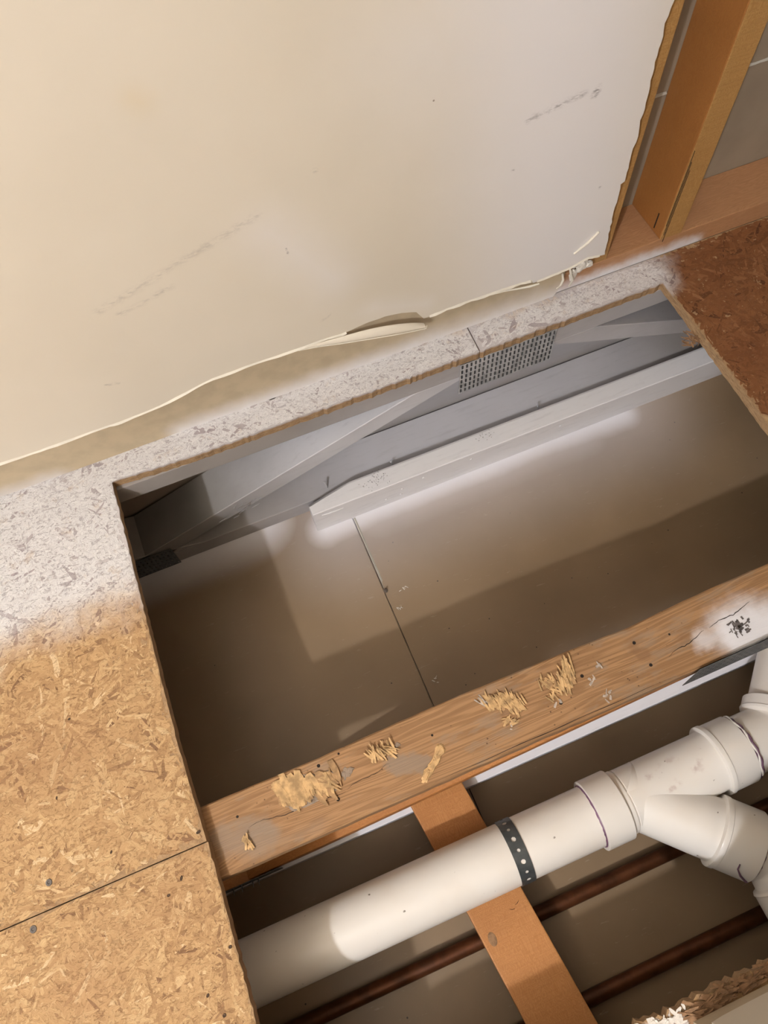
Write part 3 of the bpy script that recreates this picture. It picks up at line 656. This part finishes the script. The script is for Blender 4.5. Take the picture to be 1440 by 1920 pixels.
def crack(name, pts, w, parent, z):
    bm = bmesh.new(); rows = []
    for i, p in enumerate(pts):
        ww = w*(1-abs(2*i/(len(pts)-1)-1)**2*.8)*random.uniform(.6, 1.2); rows.append([bm.verts.new((p[0], p[1]-ww/2, z)), bm.verts.new((p[0], p[1]+ww/2, z)), bm.verts.new((p[0], p[1]+ww/2, z-.0006)), bm.verts.new((p[0], p[1]-ww/2, z-.0006))])
    for a, b in zip(rows, rows[1:]):
        for j in range(4): bm.faces.new((a[j], a[(j+1) % 4], b[(j+1) % 4], b[j]))
    return from_bm(name, bm, M['dark'], parent)
def wig(x0, y0, x1, y1, n=24, a=.0006):
    return [(x0+(x1-x0)*i/n, y0+(y1-y0)*i/n+random.gauss(0, a)+.0015*math.sin(i*.5)) for i in range(n+1)]
crack('crack', wig(-.185, .118, -.058, .112), .0009, chord, ZT+.0002)
crack('crack', wig(-.055, .113, .006, .121, 14), .0008, chord, ZT+.0002)
crack('crack', wig(.40, .104, .462, .116, 16, .0004), .0012, chord, ZT+.0003)
crack('crack', wig(.470, .117, .540, .126, 16, .0004), .0013, chord, ZT+.0004)
crack('crack', [(.05+i*.015, .0785+.0004*math.sin(i)) for i in range(24)], .0009, chord, ZT+.0002)
# third truss under the ragged board, only there to carry it
t3 = empty('floor_truss', (.2, -.45, ZC), label='truss hidden under the near floor, carrying the loose board end', cat='truss', group='floor trusses')
box('top_chord', X0, X1, -.497, -.408, -.0565, -.0183, M['rim'], t3); box('bottom_chord', X0, X1, -.497, -.408, ZC+.0006, ZC+.0385, M['rim'], t3)
web('web', -.35, -.243, .40, -.0570, -.497, -.408, .040, M['rim'], t3)
# cavity closures
box('trim_1', -1.5, 1.5, .742, .754, ZC+.0006, -.0183, M['back'], None, .001, kind='structure')
for i, (a, b, c_, d_) in enumerate(((-1.5, -1.482, -1.3, .741), (1.482, 1.5, -1.3, .741), (-1.48, 1.48, -1.3, -1.282))):  # unseen end boards, added to keep outside light out of the cavity
    box('trim_%d' % (i+2), a, b, c_, d_, ZC+.0006, -.0185, M['rim'], None, .001, kind='structure')

# ------------------------------------------------------------ ledger on edge beside the wall truss
led = empty('ledger_board', (.6, .62, ZC), label='white-sprayed board on edge with a chipped end, lying beside the wall truss', cat='board')
bm = bmesh.new(); n = 60; rows = []
for i in range(n+1):
    x = .042+(1.44)*(i/n)**1.4; t = max(0, 1-(x-.042)/.085)
    zt = -.2500-.0035*x*.6; yb = .6400-.010*t**1.2; yf = .6015
    rows.append([bm.verts.new(v) for v in ((x-.004*0, yf, ZC+.0006), (x, yf, zt-.0015), (x, yf+.0015, zt), (x, yb-.006*t-.004, zt-.001*t), (x, yb, zt-.0015-.012*t), (x, .6405, ZC+.0006))])
for a, b in zip(rows, rows[1:]):
    for j in range(6): bm.faces.new((a[j], a[(j+1) % 6], b[(j+1) % 6], b[j]))
bm.faces.new(rows[0]); bm.faces.new(rows[-1])
lb = from_bm('board_body', bm, M['ledger'], led)
bm = bmesh.new(); bm_sweep(bm, [(.058, .6008, -.262), (.072, .6003, -.2645), (.088, .6005, -.2655), (.100, .6010, -.2660)], [.0006, .0015, .0012, .0004], 8)
from_bm('staple_ridge', bm, M['ledger'], led, label='raised white drip line')
splinters('dark_scuffs', [(.165, .622), (.182, .626), (.190, .619), (.40, .628)], led, M['scuff'], 70, -.2505, L=(.0008, .003), spread=.017, aspread=1.6, w=(.0003, .0010), lift=.0001)
for x, z in ((.218, -.283), (.262, -.270), (.185, -.30), (.215, -.302), (.55, -.275), (.36, -.27)):
    bm = bmesh.new(); bm_turn(bm, (x, .6016, z), (0, -1, 0), [(0, .0028), (.0010, .0026), (.0012, .001), (.0006, .0004)], 10); from_bm('nail_head', bm, M['ledger'], led)
for x, y in ((.222, .650), (.532, .6505), (.09, .660)):
    bm = bmesh.new(); bm_turn(bm, (x, y, ZC+.030), (-.12, .28, .95), [(0, .0014), (.024, .0014), (.026, .0026), (.0275, .0024), (.0276, .0002)], 10)
    from_bm('nail', bm, M['white_wood'], t1)

# ------------------------------------------------------------ drain pipe with its fittings
PR = .0435; PY, PZc = -.036, -.203; HB = .0502
dp = empty('drain_pipe', (.1, PY, PZc), label='white plastic drain pipe with a Y branch and elbows, running below the deck', cat='pipe')
def tube_part(name, path, r, parent=dp, mat=M['pvc'], **k):
    bm = bmesh.new(); bm_sweep(bm, path, [r]*len(path), 72); o = from_bm(name, bm, mat, parent, **k); auto_smooth(o); return o
tube_part('pipe', [(-1.40, PY, PZc), (.285, PY, PZc)], PR, label='long straight pipe')
# wye: body, branch, three hubs; one moulding
c45 = math.sqrt(.5); B0 = Vector((.320, PY, PZc)); BD = Vector((c45, -c45, 0))
bm = bmesh.new()
bm_turn(bm, (0, PY, PZc), (1, 0, 0), [(.2500, PR+.0005), (.2500, HB-.0006), (.2506, HB), (.2915, HB), (.2925, HB-.0006), (.2925, PR+.0018), (.3010, PR+.0018), (.3016, PR-.0004), (.3035, PR-.0004), (.3045, PR+.0012), (.36, PR+.0012), (.446, PR+.0012), (.4475, PR+.0018), (.4490, HB+.0012), (.4500, HB+.0016), (.4555, HB+.0016), (.4565, HB), (.4940, HB), (.4948, HB-.0008), (.4948, PR)])
bm_turn(bm, B0, BD, [(-.02, PR+.0002), (.03, PR+.0010), (.108, PR+.0012), (.1140, PR+.0020), (.1160, HB+.0010), (.1180, HB+.0015), (.1235, HB+.0012), (.1245, HB), (.1715, HB), (.1724, HB-.0008), (.1724, PR)])
wye = from_bm('wye_fitting', bm, M['fitting'], dp, label='Y shaped fitting with a side branch'); auto_smooth(wye, 28)
def ring(name, o, d, s, r0, parent, w=.0012, jag=.0008, arc=(0, 2*math.pi), seed=0):
    """ragged purple primer/solvent collar squeezed from a joint"""
    rr = random.Random(seed); bm = bmesh.new(); o = Vector(o); d = Vector(d).normalized(); u, v = frame_(d); rows = []; n = 72
    for k in range(n+1):
        t = arc[0]+(arc[1]-arc[0])*k/n; e = u*math.cos(t)+v*math.sin(t); ww = w+rr.uniform(0, jag)
        rows.append([bm.verts.new(o+d*(s-ww)+e*(r0-.0006)), bm.verts.new(o+d*(s-ww*.6)+e*(r0+.0010)), bm.verts.new(o+d*(s+.0002)+e*(r0+.0016)), bm.verts.new(o+d*(s+.0002)+e*(r0-.0008))])
    for a, b in zip(rows, rows[1:]):
        for j in range(4): bm.faces.new((a[j], a[(j+1) % 4], b[(j+1) % 4], b[j]))
    return from_bm(name, bm, M['primer'], parent, label='purple primer showing at the joint')
ring('primer_ring', (0, PY, PZc), (1, 0, 0), .2504, PR+.0004, wye, .0020, .0010, seed=1)
ring('primer_ring', (0, PY, PZc), (-1, 0, 0), -.4945, PR+.0030, wye, .0030, .0035, seed=2)
ring('primer_ring', B0, -BD, -.1722, PR+.0018, wye, .0020, .0014, seed=3)
bm = bmesh.new()
E_ = B0+BD*.172; dn = Vector((-c45, -c45, 0))
bm_sweep(bm, [E_-BD*.026+dn*(HB-.014)+Vector((0, 0, .0365)), E_-BD*.025+dn*(HB-.008)+Vector((0, 0, .029)), E_-BD*.016+dn*(HB-.0025)+Vector((0, 0, .018)), E_-BD*.004+dn*(HB-.0005)+Vector((0, 0, .006)), E_+BD*.001+dn*(HB-.001)], [.0008, .0010, .0016, .0024, .0012], 8)
from_bm('primer_drip', bm, M['primer'], wye)
bm = bmesh.new()
bm_sweep(bm, [(.4965+.0012*math.sin(k), PY+(PR+.006)*math.cos(t), PZc+(PR+.006)*math.sin(t)) for k, t in enumerate(np.linspace(.25, 2.7, 22))], [.0006+.0012*abs(math.sin(k*.9)) for k in range(22)], 8)
from_bm('cement_bead', bm, M['fitting'], wye, label='ragged bead of dried cement')
bm = bmesh.new()
bm_sweep(bm, [(.4990+.0010*math.sin(k*1.7), PY+(PR+.0042)*math.cos(t), PZc+(PR+.0042)*math.sin(t)) for k, t in enumerate(np.linspace(.5, 3.1, 26))], [.0009+.0016*math.sin(k/25*math.pi) for k in range(26)], 8)
from_bm('primer_bead', bm, M['primer'], wye)
def elbow(name, o, d0, d1, t, hub0, hub1, parent, r=PR+.0008):
    """45 degree bend: spigot from o along d0, bend centre t ahead, then out along d1 to a hub"""
    o, d0, d1 = Vector(o), Vector(d0).normalized(), Vector(d1).normalized(); P = o
    path = [P-d0*(t+hub0)]; N = 14; A = P-d0*t; Bq = P+d1*t
    for i in range(N+1):
        s = i/N; path.append(A*(1-s)**2+P*2*s*(1-s)+Bq*s*s)
    bm = bmesh.new(); bm_sweep(bm, path, [r]*len(path), 72)
    h0, h1 = hub1; bm_turn(bm, P, d1, [(t*.9, r-.001), (t, r), (h0-.003, r+.0008), (h0, HB), (h0+.0035, HB+.0012), (h0+.005, HB), (h1, HB), (h1+.0006, HB-.0008), (h1+.0006, PR)])
    ob = from_bm(name, bm, M['fitting'], parent); auto_smooth(ob, 28); return ob
e1 = elbow('elbow_fitting', (.556, PY, PZc), (1, 0, 0), (c45, c45, 0), .016, .04, (.020, .040), dp); tag(e1, 'elbow turning the run towards the truss')
D1 = Vector((c45, c45, 0)); P1 = Vector((.556, PY, PZc))
tube_part('pipe', [P1+D1*.037, P1+D1*.42], PR, label='pipe stub passing under the crossing truss')
ring('primer_ring', P1, -D1, -.0398, PR+.0010, e1, .0012, .001, seed=5)
for s, a in ((.006, .3), (-.008, .62)):                 # embossed dots on the elbow
    c = P1+Vector((.006+s*1.2, -.004+s*.4, 0)); bm = bmesh.new()
    q = Vector((math.sin(a)*c45, -math.sin(a)*c45, math.cos(a)))
    bmesh.ops.create_cone(bm, cap_ends=False, segments=20, radius1=.0052, radius2=.0046, depth=.0016, matrix=Matrix.Translation(c+q*(PR+.0008)) @ q.to_track_quat('Z', 'Y').to_matrix().to_4x4())
    from_bm('moulded_ring', bm, M['fitting'], e1)
P2 = Vector((.460, -.176, PZc))
e2 = elbow('elbow_fitting', P2, BD, (0, -1, 0), .018, .03, (.034, .070), dp); tag(e2, 'elbow on the side branch')
tube_part('pipe', [P2+Vector((0, -.06, 0)), P2+Vector((0, -.90, 0))], PR, label='branch pipe leaving under the near floor')

# strap: perforated hanger band round the pipe
strap = empty('pipe_strap', (.126, PY, PZc), label='grey perforated steel band looped round the long white pipe', cat='strap')
bm = bmesh.new(); cells = 18; RW = .0108
def sp(th, w):
    r = PR+.0008; x = .1265+w+.0012*math.sin(th)
    return (x, PY+r*math.cos(th), PZc+r*math.sin(th))
for i in range(cells):
    t0 = 2*math.pi*i/cells; dt = 2*math.pi/cells; tc = t0+dt/2; hr = .0036 if i % 2 else .0025; ht = hr/PR
    O = [(t0, -RW), (tc, -RW), (t0+dt, -RW), (t0+dt, 0), (t0+dt, RW), (tc, RW), (t0, RW), (t0, 0)]
    I = [(tc+ht*math.cos(a), hr*math.sin(a)) for a in [math.radians(k) for k in (225, 270, 315, 0, 45, 90, 135, 180)]]
    o_ = [bm.verts.new(sp(*p)) for p in O]; n_ = [bm.verts.new(sp(*p)) for p in I]
    for q in range(8): bm.faces.new((o_[q], o_[(q+1) % 8], n_[(q+1) % 8], n_[q]))
bmesh.ops.remove_doubles(bm, verts=bm.verts[:], dist=.0001)
ob = from_bm('band', bm, M['strap'], strap); m = ob.modifiers.new('t', 'SOLIDIFY'); m.thickness = .0007; m.offset = 1
bm = bmesh.new(); bm_box(bm, .1170, .1370, .0075, .0090, -.2465, PZc+.004, .0003)
from_bm('tail', bm, M['steel'], strap)

# loose board under the pipe
bd = empty('support_board', (.09, -.1, -.266), label='orange softwood board lying crosswise beneath the white pipe', cat='board')
mt = Matrix.Translation((.0575, .075, -.266)) @ Matrix.Rotation(math.radians(6.6), 4, 'Z')
bm = bmesh.new(); bm_box(bm, -.043, .043, -.60, .085, -.0188, .0188, .002, mt)
b0 = from_bm('board_body', bm, M['board'], bd)
for x, y, a in ((.105, -.100, .6), (.095, -.105, -.3), (.1125, -.112, 1.4)):
    crack('pencil_mark', [(x+math.cos(a)*.001*k, y+math.sin(a)*.0008*k+.0002*k*k*.3) for k in range(-5, 6)], .0007, bd, -.2466)
disc('knot', .052, -.128, -.2470, .006, M['brownpaper'], bd, h=.0002, squash=1.6, recess=False)
# copper pipes lying on the ceiling board
for lab, x0, x1, yl, yr in (('tarnished copper pipe nearer the drain, on the lower ceiling', -1.35, 1.35, -.1265, -.1330), ('tarnished copper pipe farther out toward the bottom edge', -1.35, 1.35, -.2520, -.2560)):
    cp = empty('copper_pipe', (0, yl, ZC+.0115), label=lab, cat='pipe', group='copper pipes')
    bm = bmesh.new(); bm_sweep(bm, [(x0, yl, ZC+.0118), (x1, yr, ZC+.0118)], [.0111]*2, 32); ob = from_bm('tube', bm, M['copper'], cp); auto_smooth(ob)
    bm = bmesh.new(); bm_turn(bm, (.62 if yl > -.2 else -.62, yl+(yr-yl)*.7, ZC+.0118), (1, 0, 0), [(0, .0110), (0, .0114), (.022, .0114), (.022, .0110)], 32); ob = from_bm('sleeve', bm, M['copper'], cp); auto_smooth(ob)
